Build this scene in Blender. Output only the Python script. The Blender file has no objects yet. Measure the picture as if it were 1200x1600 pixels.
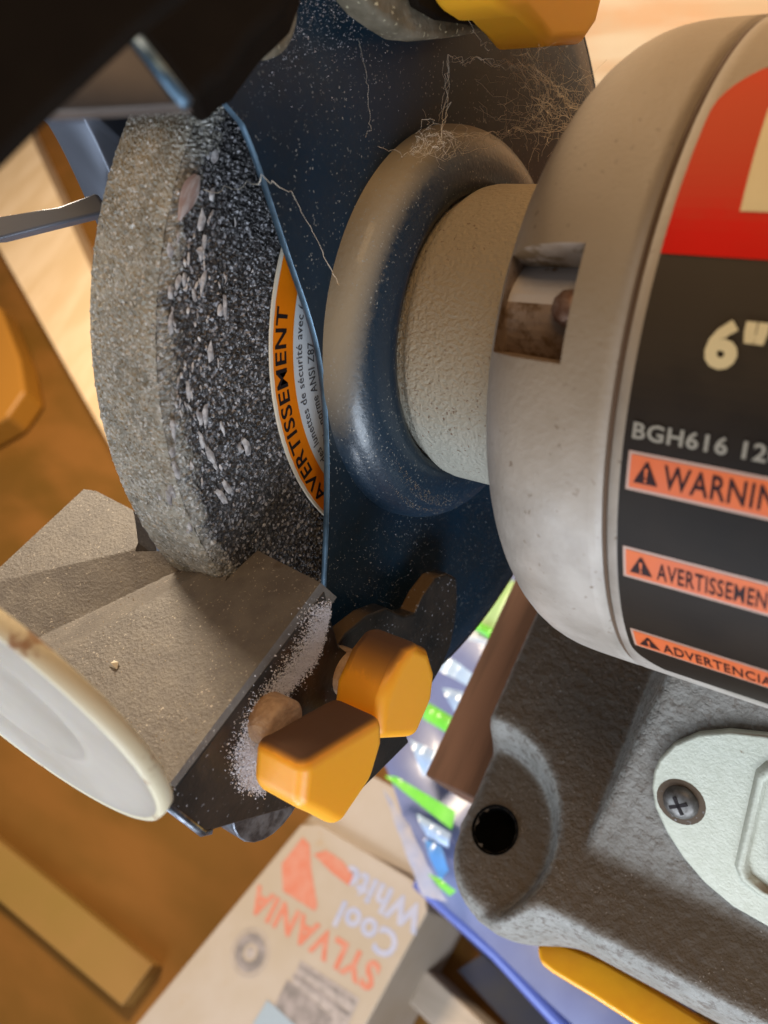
import bpy, bmesh, math, random
import numpy as np
from mathutils import Vector, Matrix
random.seed(7); rng = np.random.default_rng(7)
S = 0.001                                  # everything below is written in millimetres
sc = bpy.context.scene
COL = sc.collection

# ------------------------------------------------------------------ camera
RM = np.array([[0.803437,0.439687,-0.401454],[-0.227288,0.849705,0.475753],[0.5503,-0.290992,0.78262]])
RM = np.linalg.svd(RM); RM = RM[0] @ RM[2]
CP = np.array([108.04,-93.472,132.958])    # where the photographer's lens was
FP = 1350.0
cam = bpy.data.cameras.new('camera'); co = bpy.data.objects.new('camera', cam); COL.objects.link(co)
m4 = Matrix([[*RM.T[i], CP[i]*S] for i in range(3)] + [[0,0,0,1]])
co.matrix_world = m4
cam.sensor_fit = 'VERTICAL'; cam.sensor_height = 24; cam.sensor_width = 18
cam.lens = FP/1600*24
cam.clip_start = 0.004; cam.clip_end = 20
cam.dof.use_dof = True; cam.dof.focus_distance = 0.166; cam.dof.aperture_fstop = cam.lens/1.6
sc.camera = co

# ------------------------------------------------------------------ light
w = bpy.data.worlds.new('World'); sc.world = w; w.use_nodes = True
w.node_tree.nodes['Background'].inputs[0].default_value = (0.75,0.78,0.85,1)
w.node_tree.nodes['Background'].inputs[1].default_value = 0.15
def area(name, loc, target, size, power, color, sy=None):
    l = bpy.data.lights.new(name,'AREA'); l.energy = power; l.color = color; l.size = size*S
    if sy: l.shape='RECTANGLE'; l.size_y = sy*S
    o = bpy.data.objects.new(name,l); COL.objects.link(o)
    o.location = Vector(loc)*S
    o.rotation_euler = (Vector(target)-Vector(loc)).to_track_quat('-Z','Y').to_euler()
    return o
area('doorway_light', (-250,-900,60), (0,-40,-20), 500, 4.6, (0.74,0.86,1.0), 420)
area('window_light', (380,-560,-90), (20,-60,0), 300, 3.5, (0.78,0.88,1.0))
area('warm_bounce', (260,60,760), (20,60,-60), 300, 2.4, (1.0,0.64,0.31))  # stands in for warm light bounced off the wood
area('back_window', (-560,420,420), (-600,150,-520), 240, 17.0, (1.0,0.82,0.6))
sl_=bpy.data.lights.new('sunbeam','SPOT'); sl_.energy=55; sl_.color=(1.0,.78,.52); sl_.spot_size=math.radians(27); sl_.spot_blend=.3; sl_.shadow_soft_size=.02
so=bpy.data.objects.new('sunbeam',sl_); COL.objects.link(so); so.location=Vector((260,20,500))*S; so.rotation_euler=(Vector((-30,250,-100))-Vector((260,20,500))).to_track_quat('-Z','Y').to_euler()
area('pack_fill_light', (30,-460,-140), (-30,-60,-320), 170, 1.0, (0.8,0.88,1.0))  # added unseen fill lamp that brightens the plastic packs
sc.view_settings.view_transform = 'Standard'; sc.view_settings.look = 'None'
sc.view_settings.exposure = 0.0; sc.view_settings.gamma = 1.0

# ------------------------------------------------------------------ helpers: rays, meshes
def ray(px,py): return RM.T @ np.array([(px-600)/FP,(800-py)/FP,-1.0])
def on(px,py,axis,val):
    d = ray(px,py); t = (val-CP[axis])/d[axis]; return CP+t*d
def onp(px,py,n,c):                        # plane n.p = c
    d = ray(px,py); n=np.array(n,float); t=(c-CP@n)/(d@n); return CP+t*d
def dep(px,py,t): return CP+t*ray(px,py)

def mesh(name, V, Fc, mat, parent=None, smooth=False, origin=None, bevel=0, seg=2, kind=None):
    V = np.asarray(V,float)
    po = np.array(parent['o']) if parent is not None and 'o' in parent else np.zeros(3)
    if parent is None:
        og = np.array(origin if origin is not None else [(V[:,0].min()+V[:,0].max())/2,(V[:,1].min()+V[:,1].max())/2,V[:,2].min()])
        loc = og
    else:
        og = np.zeros(3); loc = -po
    me = bpy.data.meshes.new(name)
    me.from_pydata([tuple(v) for v in (V-og)*S],[],[tuple(int(i) for i in f) for f in Fc])
    me.validate(); 
    if smooth: me.polygons.foreach_set('use_smooth',[True]*len(me.polygons))
    me.materials.append(mat)
    o = bpy.data.objects.new(name,me); COL.objects.link(o); o.location = Vector(loc)*S
    if parent is not None:
        o.parent = parent
        o['o'] = [0.0,0.0,0.0] if False else list(map(float,og))
    else: o['o'] = list(map(float,og))
    if bevel:
        b = o.modifiers.new('bevel','BEVEL'); b.width = bevel*S; b.segments = seg; b.limit_method='ANGLE'; b.angle_limit=math.radians(35)
        me.polygons.foreach_set('use_smooth',[True]*len(me.polygons))
        b.harden_normals = True
    if kind: o['kind']=kind
    return o
def fixn(o):
    bm = bmesh.new(); bm.from_mesh(o.data); bmesh.ops.recalc_face_normals(bm,faces=bm.faces); bm.to_mesh(o.data); bm.free(); return o
def empty(name, loc, label, cat):
    o = bpy.data.objects.new(name,None); COL.objects.link(o); o.location = Vector(loc)*S; o['o']=[float(v) for v in loc]
    o.empty_display_size = .01
    o['label']=label; o['category']=cat; return o
def tag(o,label,cat,group=None):
    o['label']=label; o['category']=cat
    if group: o['group']=group
    return o

def revolve(name, prof, mat, parent=None, n=96, a0=0, a1=360, skip=None, **k):
    full = abs(a1-a0)>=360
    A = np.radians(np.linspace(a0,a1,n+1)); 
    if full: A = A[:-1]
    na=len(A); V=[];F=[]
    for (x,r) in prof:
        for a in A: V.append((x,r*math.cos(a),r*math.sin(a)))
    for i in range(len(prof)-1):
        for j in range(na if full else na-1):
            if skip and skip(i,j): continue
            j2=(j+1)%na
            F.append((i*na+j,(i+1)*na+j,(i+1)*na+j2,i*na+j2))
    return mesh(name,V,F,mat,parent,smooth=k.pop('smooth',True),**k)
def prism(name, poly, ext, mat, parent=None, bevel=0, **k):
    """poly: list of 3-D points of one face; ext: 3-D vector of the thickness"""
    P=np.array(poly,float); n=len(P); V=np.vstack([P,P+np.array(ext,float)])
    F=[tuple(range(n)),tuple(range(2*n-1,n-1,-1))]+[(i,i+n,(i+1)%n+n,(i+1)%n) for i in range(n)]
    return fixn(mesh(name,V,F,mat,parent,bevel=bevel,**k))
def grid(name, X, Y, fn, mat, parent=None, keep=None, **k):
    V=[];idx={};F=[]
    for j,y in enumerate(Y):
        for i,x in enumerate(X): V.append(fn(x,y))
    nx=len(X)
    for j in range(len(Y)-1):
        for i in range(nx-1):
            if keep and not keep((X[i]+X[i+1])/2,(Y[j]+Y[j+1])/2): continue
            F.append((j*nx+i,j*nx+i+1,(j+1)*nx+i+1,(j+1)*nx+i))
    return mesh(name,V,F,mat,parent,**k)
def tube(name, pts, r, mat, parent=None, n=8, **k):
    pts=[Vector(p) for p in pts]; V=[];F=[]
    up=Vector((0.3,0.2,1)).normalized()
    for i,p in enumerate(pts):
        t=(pts[min(i+1,len(pts)-1)]-pts[max(i-1,0)]).normalized()
        a=t.cross(up); 
        if a.length<.05: a=t.cross(Vector((1,0,0)))
        a.normalize(); b=t.cross(a)
        rr=r[i] if isinstance(r,(list,tuple)) else r
        for j in range(n):
            q=2*math.pi*j/n; v=p+a*rr*math.cos(q)+b*rr*math.sin(q); V.append(tuple(v))
    for i in range(len(pts)-1):
        for j in range(n): F.append((i*n+j,i*n+(j+1)%n,(i+1)*n+(j+1)%n,(i+1)*n+j))
    F.append(tuple(range(n))[::-1]); F.append(tuple(range((len(pts)-1)*n,len(pts)*n)))
    return mesh(name,V,F,mat,parent,smooth=True,**k)

_txt={}
def glyphs(s, bold):
    cu = bpy.data.curves.new('t','FONT'); cu.body=s; cu.size=1; cu.offset=bold; cu.resolution_u=3; cu.space_character=1.08
    o = bpy.data.objects.new('t',cu); COL.objects.link(o)
    dg = bpy.context.evaluated_depsgraph_get(); me = bpy.data.meshes.new_from_object(o.evaluated_get(dg))
    V=np.array([v.co[:] for v in me.vertices]); F=[tuple(p.vertices) for p in me.polygons]
    bpy.data.objects.remove(o); bpy.data.curves.remove(cu); bpy.data.meshes.remove(me)
    return V,F
def text(name, s, w_, h_, fn, mat, parent, bold=0.0):
    """lettering fitted in a w_ x h_ box, laid on a surface by fn(u,v)"""
    V,F = glyphs(s,bold)
    mn=V[:,:2].min(0); mx=V[:,:2].max(0)
    U=(V[:,:2]-mn)/(mx-mn)*np.array([w_,h_])
    return mesh(name,[fn(u,v) for u,v in U],F,mat,parent)

# ------------------------------------------------------------------ materials
def nd(nt,t,**k):
    n=nt.nodes.new(t)
    for a,b in k.items(): setattr(n,a,b)
    return n
def mat(name, base, rough=.5, metal=0, var=None, vscale=60, dust=None, dlo=.2, dhi=.9, dnoise=120, damt=1.0, drough=.95,
        speck=None, sscale=1500, sthr=.62, bump=0, bscale=900, bump2=0, b2scale=200, spec=.5, coat=0, trans=0, sub=0, wear=None, wthr=.6, wscale=80,
        wave=None, ddir=(0,0,1), radial=None, cells=None):
    m=bpy.data.materials.new(name); m.use_nodes=True; nt=m.node_tree; b=nt.nodes['Principled BSDF']; L=nt.links.new
    tc=nd(nt,'ShaderNodeTexCoord').outputs['Object']
    def noise(scale,det=4,rgh=.6):
        n=nd(nt,'ShaderNodeTexNoise'); n.inputs['Scale'].default_value=scale; n.inputs['Detail'].default_value=det; n.inputs['Roughness'].default_value=rgh; L(tc,n.inputs['Vector']); return n.outputs['Fac']
    def ramp(src,lo,hi):
        r=nd(nt,'ShaderNodeMapRange',interpolation_type='SMOOTHSTEP'); r.inputs[1].default_value=lo; r.inputs[2].default_value=hi; L(src,r.inputs[0]); return r.outputs[0]
    def mix(f,a,c):
        x=nd(nt,'ShaderNodeMix',data_type='RGBA')
        if hasattr(f,'links') or hasattr(f,'is_linked'): L(f,x.inputs[0])
        else: x.inputs[0].default_value=f
        for i,v in ((6,a),(7,c)):
            if isinstance(v,tuple): x.inputs[i].default_value=(*v,1)
            else: L(v,x.inputs[i])
        return x.outputs[2]
    def mul(a,c,op='MULTIPLY'):
        x=nd(nt,'ShaderNodeMath',operation=op)
        for i,v in ((0,a),(1,c)):
            if isinstance(v,(int,float)): x.inputs[i].default_value=v
            else: L(v,x.inputs[i])
        return x.outputs[0]
    colr=base; rg=None
    if var: colr=mix(ramp(noise(vscale),.3,.7),base,var)
    if wave:
        wv=nd(nt,'ShaderNodeTexNoise'); wv.inputs['Detail'].default_value=6
        mp=nd(nt,'ShaderNodeMapping'); mp.inputs['Rotation'].default_value=(0,0,wave.get('rot',0)); mp.inputs['Scale'].default_value=wave.get('sc',(8,200,200)); L(tc,mp.inputs[0]); L(mp.outputs[0],wv.inputs['Vector']); wv.inputs['Scale'].default_value=1
        colr=mix(ramp(wv.outputs['Fac'],.38,.66),colr,wave['col'])
    if wear: colr=mix(ramp(noise(wscale,6,.7),wthr,wthr+.08),colr,wear)
    if dust:
        g=nd(nt,'ShaderNodeNewGeometry'); sx=nd(nt,'ShaderNodeSeparateXYZ'); L(g.outputs['Normal'],sx.inputs[0])
        dp=nd(nt,'ShaderNodeVectorMath',operation='DOT_PRODUCT'); L(g.outputs['Normal'],dp.inputs[0]); dp.inputs[1].default_value=Vector(ddir).normalized()
        f=ramp(dp.outputs['Value'],dlo,dhi); f=mul(f,damt)
        f=mul(f,ramp(mul(mul(noise(dnoise,6,.7),f,'ADD'),.35,'SUBTRACT'),.1,.5))
        colr=mix(f,colr,dust); rg=mul(mul(f,drough-rough),rough,'ADD')
    if cells:
        def cell(c):
            v=nd(nt,'ShaderNodeTexVoronoi',feature='F1'); v.inputs['Scale'].default_value=c[0]; L(tc,v.inputs['Vector'])
            q=nd(nt,'ShaderNodeSeparateColor'); L(v.outputs['Color'],q.inputs[0]); return mul(q.outputs[0],c[1],'POWER')
        colr=mix(cell(cells),colr,cells[2])
    if speck:
        v=nd(nt,'ShaderNodeTexVoronoi',feature='F1'); v.inputs['Scale'].default_value=sscale*1.7
        wn=nd(nt,'ShaderNodeTexNoise'); wn.inputs['Scale'].default_value=sscale*1.5; L(tc,wn.inputs['Vector'])
        wa=nd(nt,'ShaderNodeVectorMath',operation='MULTIPLY_ADD'); L(wn.outputs['Color'],wa.inputs[0]); wa.inputs[1].default_value=(1.3/sscale,)*3; L(tc,wa.inputs[2]); L(wa.outputs[0],v.inputs['Vector'])
        s=nd(nt,'ShaderNodeSeparateColor'); L(v.outputs['Color'],s.inputs[0])
        f=mul(ramp(s.outputs[0],sthr,sthr+.05), ramp(noise(sscale*.04,3),.35,.6))
        f=mul(f,ramp(v.outputs['Distance'],.55,.3))
        colr=mix(f,colr,speck)
    if radial:
        sx=nd(nt,'ShaderNodeSeparateXYZ'); L(tc,sx.inputs[0])
        rr=mul(mul(mul(sx.outputs[1],sx.outputs[1]),mul(sx.outputs[2],sx.outputs[2]),'ADD'),.5,'POWER')
        rr=mul(mul(mul(noise(110,5,.7),.5,'SUBTRACT'),.016),rr,'ADD'); rr=mul(mul(mul(noise(1300,2,.5),.5,'SUBTRACT'),.006),rr,'ADD')
        rc=mix(cell((2100,5.0)),mix(ramp(noise(500),.35,.65),radial[2],radial[3]),(.72,.71,.68))
        colr=mix(mul(ramp(rr,radial[0]*S,radial[1]*S),.85),colr,rc)
    if isinstance(colr,tuple): b.inputs['Base Color'].default_value=(*colr,1)
    else: L(colr,b.inputs['Base Color'])
    b.inputs['Roughness'].default_value=rough
    if rg is not None: L(rg,b.inputs['Roughness'])
    b.inputs['Metallic'].default_value=metal; b.inputs['Specular IOR Level'].default_value=spec; b.inputs['Coat Weight'].default_value=coat; b.inputs['Coat Roughness'].default_value=.12
    b.inputs['Transmission Weight'].default_value=trans
    if sub: b.inputs['Subsurface Weight'].default_value=sub; b.inputs['Subsurface Radius'].default_value=(.006,.003,.0008); b.inputs['Subsurface Scale'].default_value=1
    prev=None
    for st,scl in ((bump,bscale),(bump2,b2scale)):
        if st:
            bp=nd(nt,'ShaderNodeBump'); bp.inputs['Strength'].default_value=1; bp.inputs['Distance'].default_value=st*S
            L(noise(scl,3,.55),bp.inputs['Height'])
            if prev: L(prev,bp.inputs['Normal'])
            prev=bp.outputs[0]
    if prev: L(prev,b.inputs['Normal'])
    return m

TAN=(.27,.20,.115); BRN=(.13,.09,.06)
M={}
M['boss']=mat('dusty_blue_boss_paint',(.006,.024,.048),.38,spec=.8,coat=.15,dust=(.36,.29,.19),dlo=.2,dhi=.8,dnoise=900,damt=.85,speck=(.3,.3,.28),sscale=1600,sthr=.9,bump=.1,bscale=900)
M['guard']=mat('blue_guard_paint',(.006,.024,.047),.3,spec=.4,dust=(.24,.19,.125),dlo=.35,dhi=.95,dnoise=160,damt=.8,speck=(.3,.3,.28),sscale=1600,sthr=.93,bump2=.05,b2scale=260,var=(.012,.02,.028),vscale=30)
M['guardin']=mat('dusty_guard_metal',(.10,.10,.11),.45,metal=.4,var=(.16,.15,.14),vscale=60)
M['edge']=mat('blue_lit_steel_edge',(.10,.17,.24),.38,metal=.5,var=(.04,.07,.10),vscale=150)  # bluish edge highlight put into the steel's colour
M['rim']=mat('worn_dusty_grinding_rim',(.25,.24,.20),.55,var=(.42,.39,.32),vscale=260,speck=(.62,.6,.55),sscale=1300,sthr=.9,bump=.6,bscale=1700,wear=(.06,.06,.062),wthr=.6,wscale=700,cells=(2100,5,(.66,.65,.62)))
M['grit']=mat('black_abrasive_grit',(.014,.014,.016),.25,var=(.05,.048,.05),vscale=900,cells=(1900,9,(.5,.5,.54)),speck=(.55,.56,.6),sscale=1100,sthr=.8,bump=.7,bscale=1500,spec=.9,radial=(67.6,70.6,(.17,.16,.13),(.33,.31,.26)))  # pale bluish cells and specks put the grains' glints into the colour
M['flake']=mat('pale_embedded_flake',(.68,.66,.66),.5,var=(.22,.2,.2),vscale=800)
M['chip']=mat('reddish_grey_splinter',(.30,.2,.17),.6,wave={'col':(.42,.36,.34),'sc':(3000,300,300)})
M['white']=mat('white_paper',(.62,.66,.70),.55)
M['cream']=mat('cream_paper_edge',(.75,.68,.55),.7)
M['orange']=mat('orange_label_print',(.86,.22,.0),.5,var=(.75,.19,.0),vscale=120)
M['black']=mat('black_print',(.02,.015,.015),.5,spec=.08)
M['greyprint']=mat('grey_print',(.10,.10,.11),.5,spec=.08)
M['neck']=mat('grained_grey_housing_paint',(.40,.385,.32),.45,var=(.45,.43,.36),vscale=40,dust=(.34,.26,.16),dlo=.0,dhi=.9,damt=.8,speck=(.2,.13,.08),sscale=1100,sthr=.9,bump=.5,bscale=1100,spec=.6)
M['motor']=mat('silver_grey_motor_paint',(.28,.24,.20),.42,var=(.42,.37,.32),vscale=70,dust=(.21,.145,.075),dlo=.25,dhi=1,dnoise=110,damt=.9,drough=.8,wear=(.17,.11,.07),wthr=.655,wscale=120,speck=(.14,.09,.05),sscale=900,sthr=.95,bump=.1,bscale=1100,bump2=.05,b2scale=160)
M['seam']=mat('dirt_in_the_seam',(.09,.05,.025),.8)
M['pocketpale']=mat('lit_grey_cast_pocket',(.50,.46,.43),.55,wear=(.25,.16,.09),wthr=.6,wscale=160,bump=.2,bscale=500)  # light on the pocket's upper half put into a paler colour
M['pocket']=mat('dirty_vent_pocket',(.30,.22,.16),.6,wear=(.12,.065,.025),wthr=.52,wscale=70,var=(.20,.13,.08),vscale=90,bump=.2,bscale=500)
M['bolt']=mat('rusty_bolt_end',(.30,.2,.15),.5,metal=.5,var=(.14,.06,.03),vscale=400)
M['decal']=mat('dark_brown_decal',(.009,.006,.004),.5,spec=.12,var=(.02,.013,.008),vscale=25,dust=(.06,.04,.02),dlo=.6,dhi=1,dnoise=30,damt=.6,drough=.6)
M['red']=mat('red_decal_print',(.50,.010,.004),.5,spec=.04,var=(.42,.010,.004),vscale=30,dust=(.36,.08,.03),dlo=.92,dhi=1.05,dnoise=60)
M['creamp']=mat('cream_decal_print',(.56,.43,.22),.4,var=(.5,.38,.19),vscale=60)
M['band']=mat('orange_warning_print',(.62,.12,.02),.5,spec=.3,var=(.55,.11,.04),vscale=60)
M['bandedge']=mat('faded_salmon_border_print',(.42,.26,.19),.45)
M['dprint']=mat('dark_brown_print',(.03,.012,.012),.45,spec=.08)
M['gprint']=mat('faded_grey_print',(.24,.21,.16),.45)
M['cast']=mat('cast_grey_base_paint',(.21,.20,.175),.55,wear=(.14,.12,.10),wthr=.52,wscale=420,var=(.28,.27,.245),vscale=200,dust=(.125,.10,.076),dlo=.5,dhi=.97,dnoise=420,damt=1.,speck=(.36,.33,.3),sscale=1500,sthr=.93,bump=.55,bscale=900,bump2=.9,b2scale=220,spec=.6)
M['plate']=mat('pale_grey_green_plate',(.43,.43,.34),.5,var=(.48,.48,.39),vscale=500,metal=.15,wear=(.17,.11,.06),wthr=.66,wscale=140,bump=.12,bscale=1500,dust=(.3,.24,.17),dlo=.93,dhi=1.,dnoise=100)
M['hole']=mat('black_bolt_hole',(.004,.004,.004),.9,spec=.05)
M['screw']=mat('dark_steel_screw',(.17,.16,.15),.45,metal=.6,var=(.08,.07,.06),vscale=500)
M['rest']=mat('rusty_dusty_tool_rest',(.12,.104,.092),.55,var=(.165,.145,.125),vscale=200,wear=(.10,.075,.055),wthr=.62,wscale=60,speck=(.45,.4,.34),sscale=1500,sthr=.92,bump=.16,bscale=1500,bump2=.10,b2scale=300,spec=.5)
M['bracket']=mat('black_bracket_paint',(.012,.012,.012),.35,var=(.035,.027,.022),vscale=90,dust=(.10,.055,.02),dlo=.5,dhi=.9,speck=(.3,.3,.32),sscale=1300,sthr=.94,bump=.1,bscale=600)
M['bedge']=mat('scraped_steel_edge',(.3,.34,.4),.35,metal=.8,var=(.08,.08,.09),vscale=300)
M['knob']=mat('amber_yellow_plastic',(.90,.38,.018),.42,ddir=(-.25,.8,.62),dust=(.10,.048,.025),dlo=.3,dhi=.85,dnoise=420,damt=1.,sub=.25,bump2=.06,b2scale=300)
M['hub']=mat('dust_caked_plastic_hub',(.34,.2,.11),.7,var=(.5,.33,.2),vscale=500,bump=.4,bscale=900)
M['knobclean']=mat('bright_amber_plastic',(.85,.40,.02),.42,sub=.2,bump2=.1,b2scale=120)
M['pill']=mat('glossy_yellow_plastic',(.95,.45,.01),.3,bump2=.2,b2scale=120,var=(.9,.37,.01),vscale=60)
M['lid']=mat('cream_translucent_plastic',(.50,.44,.37),.45,sub=.1,var=(.43,.37,.30),vscale=60,bump2=.06,b2scale=200)
M['lidrim']=mat('stained_cream_rim',(.66,.58,.40),.5,wear=(.33,.18,.09),wthr=.55,wscale=140)
M['dust']=mat('pale_grinding_dust',(.72,.71,.76),.6)
M['tdust']=mat('tan_grinding_dust',(.42,.32,.2),.8)
M['web']=mat('dusty_web_silk',(.72,.64,.52),.6)
M['shield']=mat('shaded_brown_bracket_metal',(.005,.003,.002),.8,spec=.08,var=(.012,.008,.005),vscale=25)  # near-black metal, with its shade put into the colour
M['shieldplate']=mat('dull_brown_grey_plate',(.06,.047,.042),.5,var=(.11,.085,.07),vscale=60,metal=.2)
M['mossy']=mat('dust_caked_metal',(.20,.17,.12),.8,var=(.07,.055,.03),vscale=90,bump=.5,bscale=500,speck=(.5,.45,.3),sscale=900,sthr=.9)
M['ply']=mat('pale_plywood',(.66,.46,.27),.6,var=(.72,.40,.2),vscale=22,wave={'col':(.74,.58,.38),'sc':(14,70,70)})
M['board']=mat('brown_mounting_board',(.13,.065,.04),.7,spec=.2,wave={'col':(.08,.04,.024),'sc':(160,14,60)})
M['stud']=mat('pale_lumber',(.62,.44,.25),.6,wave={'col':(.7,.52,.33),'sc':(30,10,10)})
M['floor']=mat('amber_brown_panel',(.17,.072,.011),.65,spec=.2,var=(.12,.055,.005),vscale=4,wave={'col':(.20,.082,.014),'sc':(5,14,5)})
M['cleat']=mat('yellow_brown_cleat',(.24,.135,.022),.6,var=(.27,.14,.03),vscale=12)
M['amber']=mat('dark_amber_panel',(.36,.15,.012),.5)
M['carton']=mat('worn_cream_carton',(.36,.285,.205),.65,var=(.41,.34,.28),vscale=12,wear=(.38,.27,.17),wthr=.62,wscale=50)
M['cartonside']=mat('brown_carton_side',(.25,.16,.08),.7)
M['redp']=mat('faded_red_print',(.50,.15,.085),.6,var=(.50,.21,.14),vscale=160)
M['bluep']=mat('faded_blue_print',(.32,.34,.46),.6,var=(.40,.39,.47),vscale=160)
M['gp']=mat('worn_grey_print',(.16,.135,.12),.6,var=(.30,.25,.23),vscale=120)
M['gp2']=mat('pale_grey_print',(.38,.32,.29),.6,var=(.26,.22,.2),vscale=200)
M['bluegrey']=mat('blue_grey_print',(.28,.33,.37),.6)
M['lav']=mat('lavender_plastic_wrap',(.13,.15,.30),.42,var=(.18,.21,.38),vscale=16,coat=.2,bump2=.8,b2scale=25)
M['clear']=mat('pale_blue_wrap_glint',(.46,.62,.85),.18,var=(.34,.48,.75),vscale=60,coat=.6,bump2=1.5,b2scale=70)  # glints of the clear film put into a pale blue colour
M['green']=mat('bright_green_wrap',(.16,.62,.05),.3,var=(.25,.7,.12),vscale=50,coat=.3)
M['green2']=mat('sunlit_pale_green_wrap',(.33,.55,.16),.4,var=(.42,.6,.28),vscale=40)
M['sky']=mat('blue_wrap_print',(.10,.30,.75),.3,coat=.4)
M['navy']=mat('dark_navy_plastic',(.02,.022,.04),.4,var=(.04,.035,.03),vscale=20)
M['navyedge']=mat('blue_plastic_rim',(.13,.17,.5),.3,coat=.5)
M['greyst']=mat('grey_blue_bracket_steel',(.20,.22,.27),.4,metal=.5)
M['slat']=mat('pale_grey_brown_wood',(.36,.29,.22),.6,wave={'col':(.45,.36,.28),'sc':(10,60,10)})

# ------------------------------------------------------------------ surroundings
floor = mesh('floor',[(-2600,-1200,-520),(900,-1200,-520),(900,1500,-520),(-2600,1500,-520)],[(0,1,2,3)],M['floor'],kind='structure')
ground_z=-520
def flat(pts,z): return [on(x,y,2,z) for x,y in pts]
# lumber lying on the floor at the left
tag(prism('lumber',flat([(-60,285),(-60,140),(20,150),(205,560),(215,760),(185,720)],-476),(0,0,-43),M['stud'],bevel=1.5),'pale sunlit length of lumber lying on the orange floor left of the grinding wheel','lumber')
tag(prism('amber_block',flat([(-60,440),(0,480),(30,560),(38,610),(10,650),(-60,690)],-480),(0,0,-39),M['amber'],bevel=6),'dark amber rounded block at the left edge beside the pale lumber','wooden block')
cl=[on(-60,1268,2,-505),on(238,1508,2,-505),on(190,1572,2,-505),on(-60,1358,2,-505)]
tag(prism('wood_cleat',cl,(0,0,-14),M['cleat'],bevel=1),'yellow brown wooden cleat crossing the bottom left corner','wooden strip')
tag(prism('flap_shadow_strip',flat([(540,1205),(562,1225),(370,1462),(345,1440)],-500),(0,0,-19),M['cartonside'],bevel=2),'thin brown batten lying beside the carton\'s upper edge','wooden strip')  # added strip in place of the carton's side and flap shadow
# plywood panel behind the motor
tag(prism('plywood_panel',[(-140,250,-519),(420,250,-519),(420,250,260),(-140,250,260)],(0,18,0),M['ply']),'pale sunlit plywood panel standing behind the motor','panel')
# board under the base
bz=-126
B0=on(663,1211,2,bz)
tag(prism('mounting_board',[(B0[0],B0[1],bz),(240,B0[1],bz),(240,200,bz),(B0[0]+2,200,bz)],(0,0,-34),M['board'],bevel=.8),'brown wooden board bolted under the grey grinder base','board')
# carton
cz=-440
cpts=[(180,1640),(470,1288),(500,1288),(640,1372),(664,1396),(668,1425),(540,1660)]
carton=empty('carton',on(430,1450,2,ground_z),'worn cream lamp carton with red lettering and a round dark emblem','carton')
prism('carton_body',flat(cpts,cz),(0,0,ground_z-cz+1),M['carton'],carton,bevel=1.5)
prism('carton_flap',flat([(478,1284),(560,1200),(625,1235),(668,1330),(660,1384),(640,1366)],cz-7),(0,0,-8),M['carton'],carton,bevel=1)
KS=(133-cz)/425
O_=on(582,1532,2,cz+.25); E_=on(388,1402,2,cz+.25); O_[2]=E_[2]=0
du=(E_-O_)/np.linalg.norm(E_-O_); dv=np.array([-du[1],du[0],0]); 
print('dv check', dv, 'len', np.linalg.norm(E_-O_))
def cart(o,z=cz+.3):
    return lambda u,v: (o[0]+du[0]*u+dv[0]*v, o[1]+du[1]*u+dv[1]*v, z)
LT=np.linalg.norm(E_-O_)
def onc(px,py): return on(px,py,2,cz+.3)
text('print','SYLVANIA',LT,13.5*KS,cart(onc(598,1508)),M['redp'],carton,.035)
text('print','Cool',36*KS,13*KS,cart(onc(628,1462)),M['bluep'],carton,.035)
text('print','White',48*KS,13*KS,cart(onc(668,1420)),M['bluep'],carton,.04)
def cpoly(name,pts,m,dz=.3):
    P=[on(x,y,2,cz+dz) for x,y in pts]; return mesh(name,P,[tuple(range(len(P)))],m,carton)
cpoly('print',[(473,1308),(440,1350),(442,1392),(492,1424),(496,1415),(487,1362),(484,1320)],M['redp'])
cpoly('print',[(490,1335),(510,1328),(535,1345),(552,1368),(545,1384),(520,1365)],M['redp'],.35)
def disc(px,py,r0,r1,m,dz):
    c=onc(px,py); V=[];F=[];n=32; r0*=KS; r1*=KS
    for k in range(n):
        a=2*math.pi*k/n
        for r in (r0,r1): V.append((c[0]+r*math.cos(a),c[1]+r*math.sin(a),cz+dz))
    for k in range(n): F.append((2*k,2*k+1,(2*k+3)%(2*n),(2*k+2)%(2*n)))
    return mesh('emblem',V,F,m,carton)
disc(391,1488,4.2,9.2,M['gp'],.3); disc(391,1488,10.6,11.2,M['gp2'],.3); disc(391,1488,0.05,2.6,M['gp2'],.3)
cpoly('print',[(470,1500),(562,1560),(540,1610),(425,1610)],M['gp2'])
cpoly('print',[(449,1530),(520,1590),(505,1640),(415,1600)],M['gp'],.5)
cpoly('print',[(470,1506),(556,1564),(553,1570),(466,1512)],M['gp'],.5)
cpoly('print',[(460,1520),(546,1582),(543,1588),(456,1526)],M['gp'],.55)
cpoly('print',[(418,1562),(470,1610),(400,1640),(395,1600)],M['bluegrey'],.7)
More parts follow.
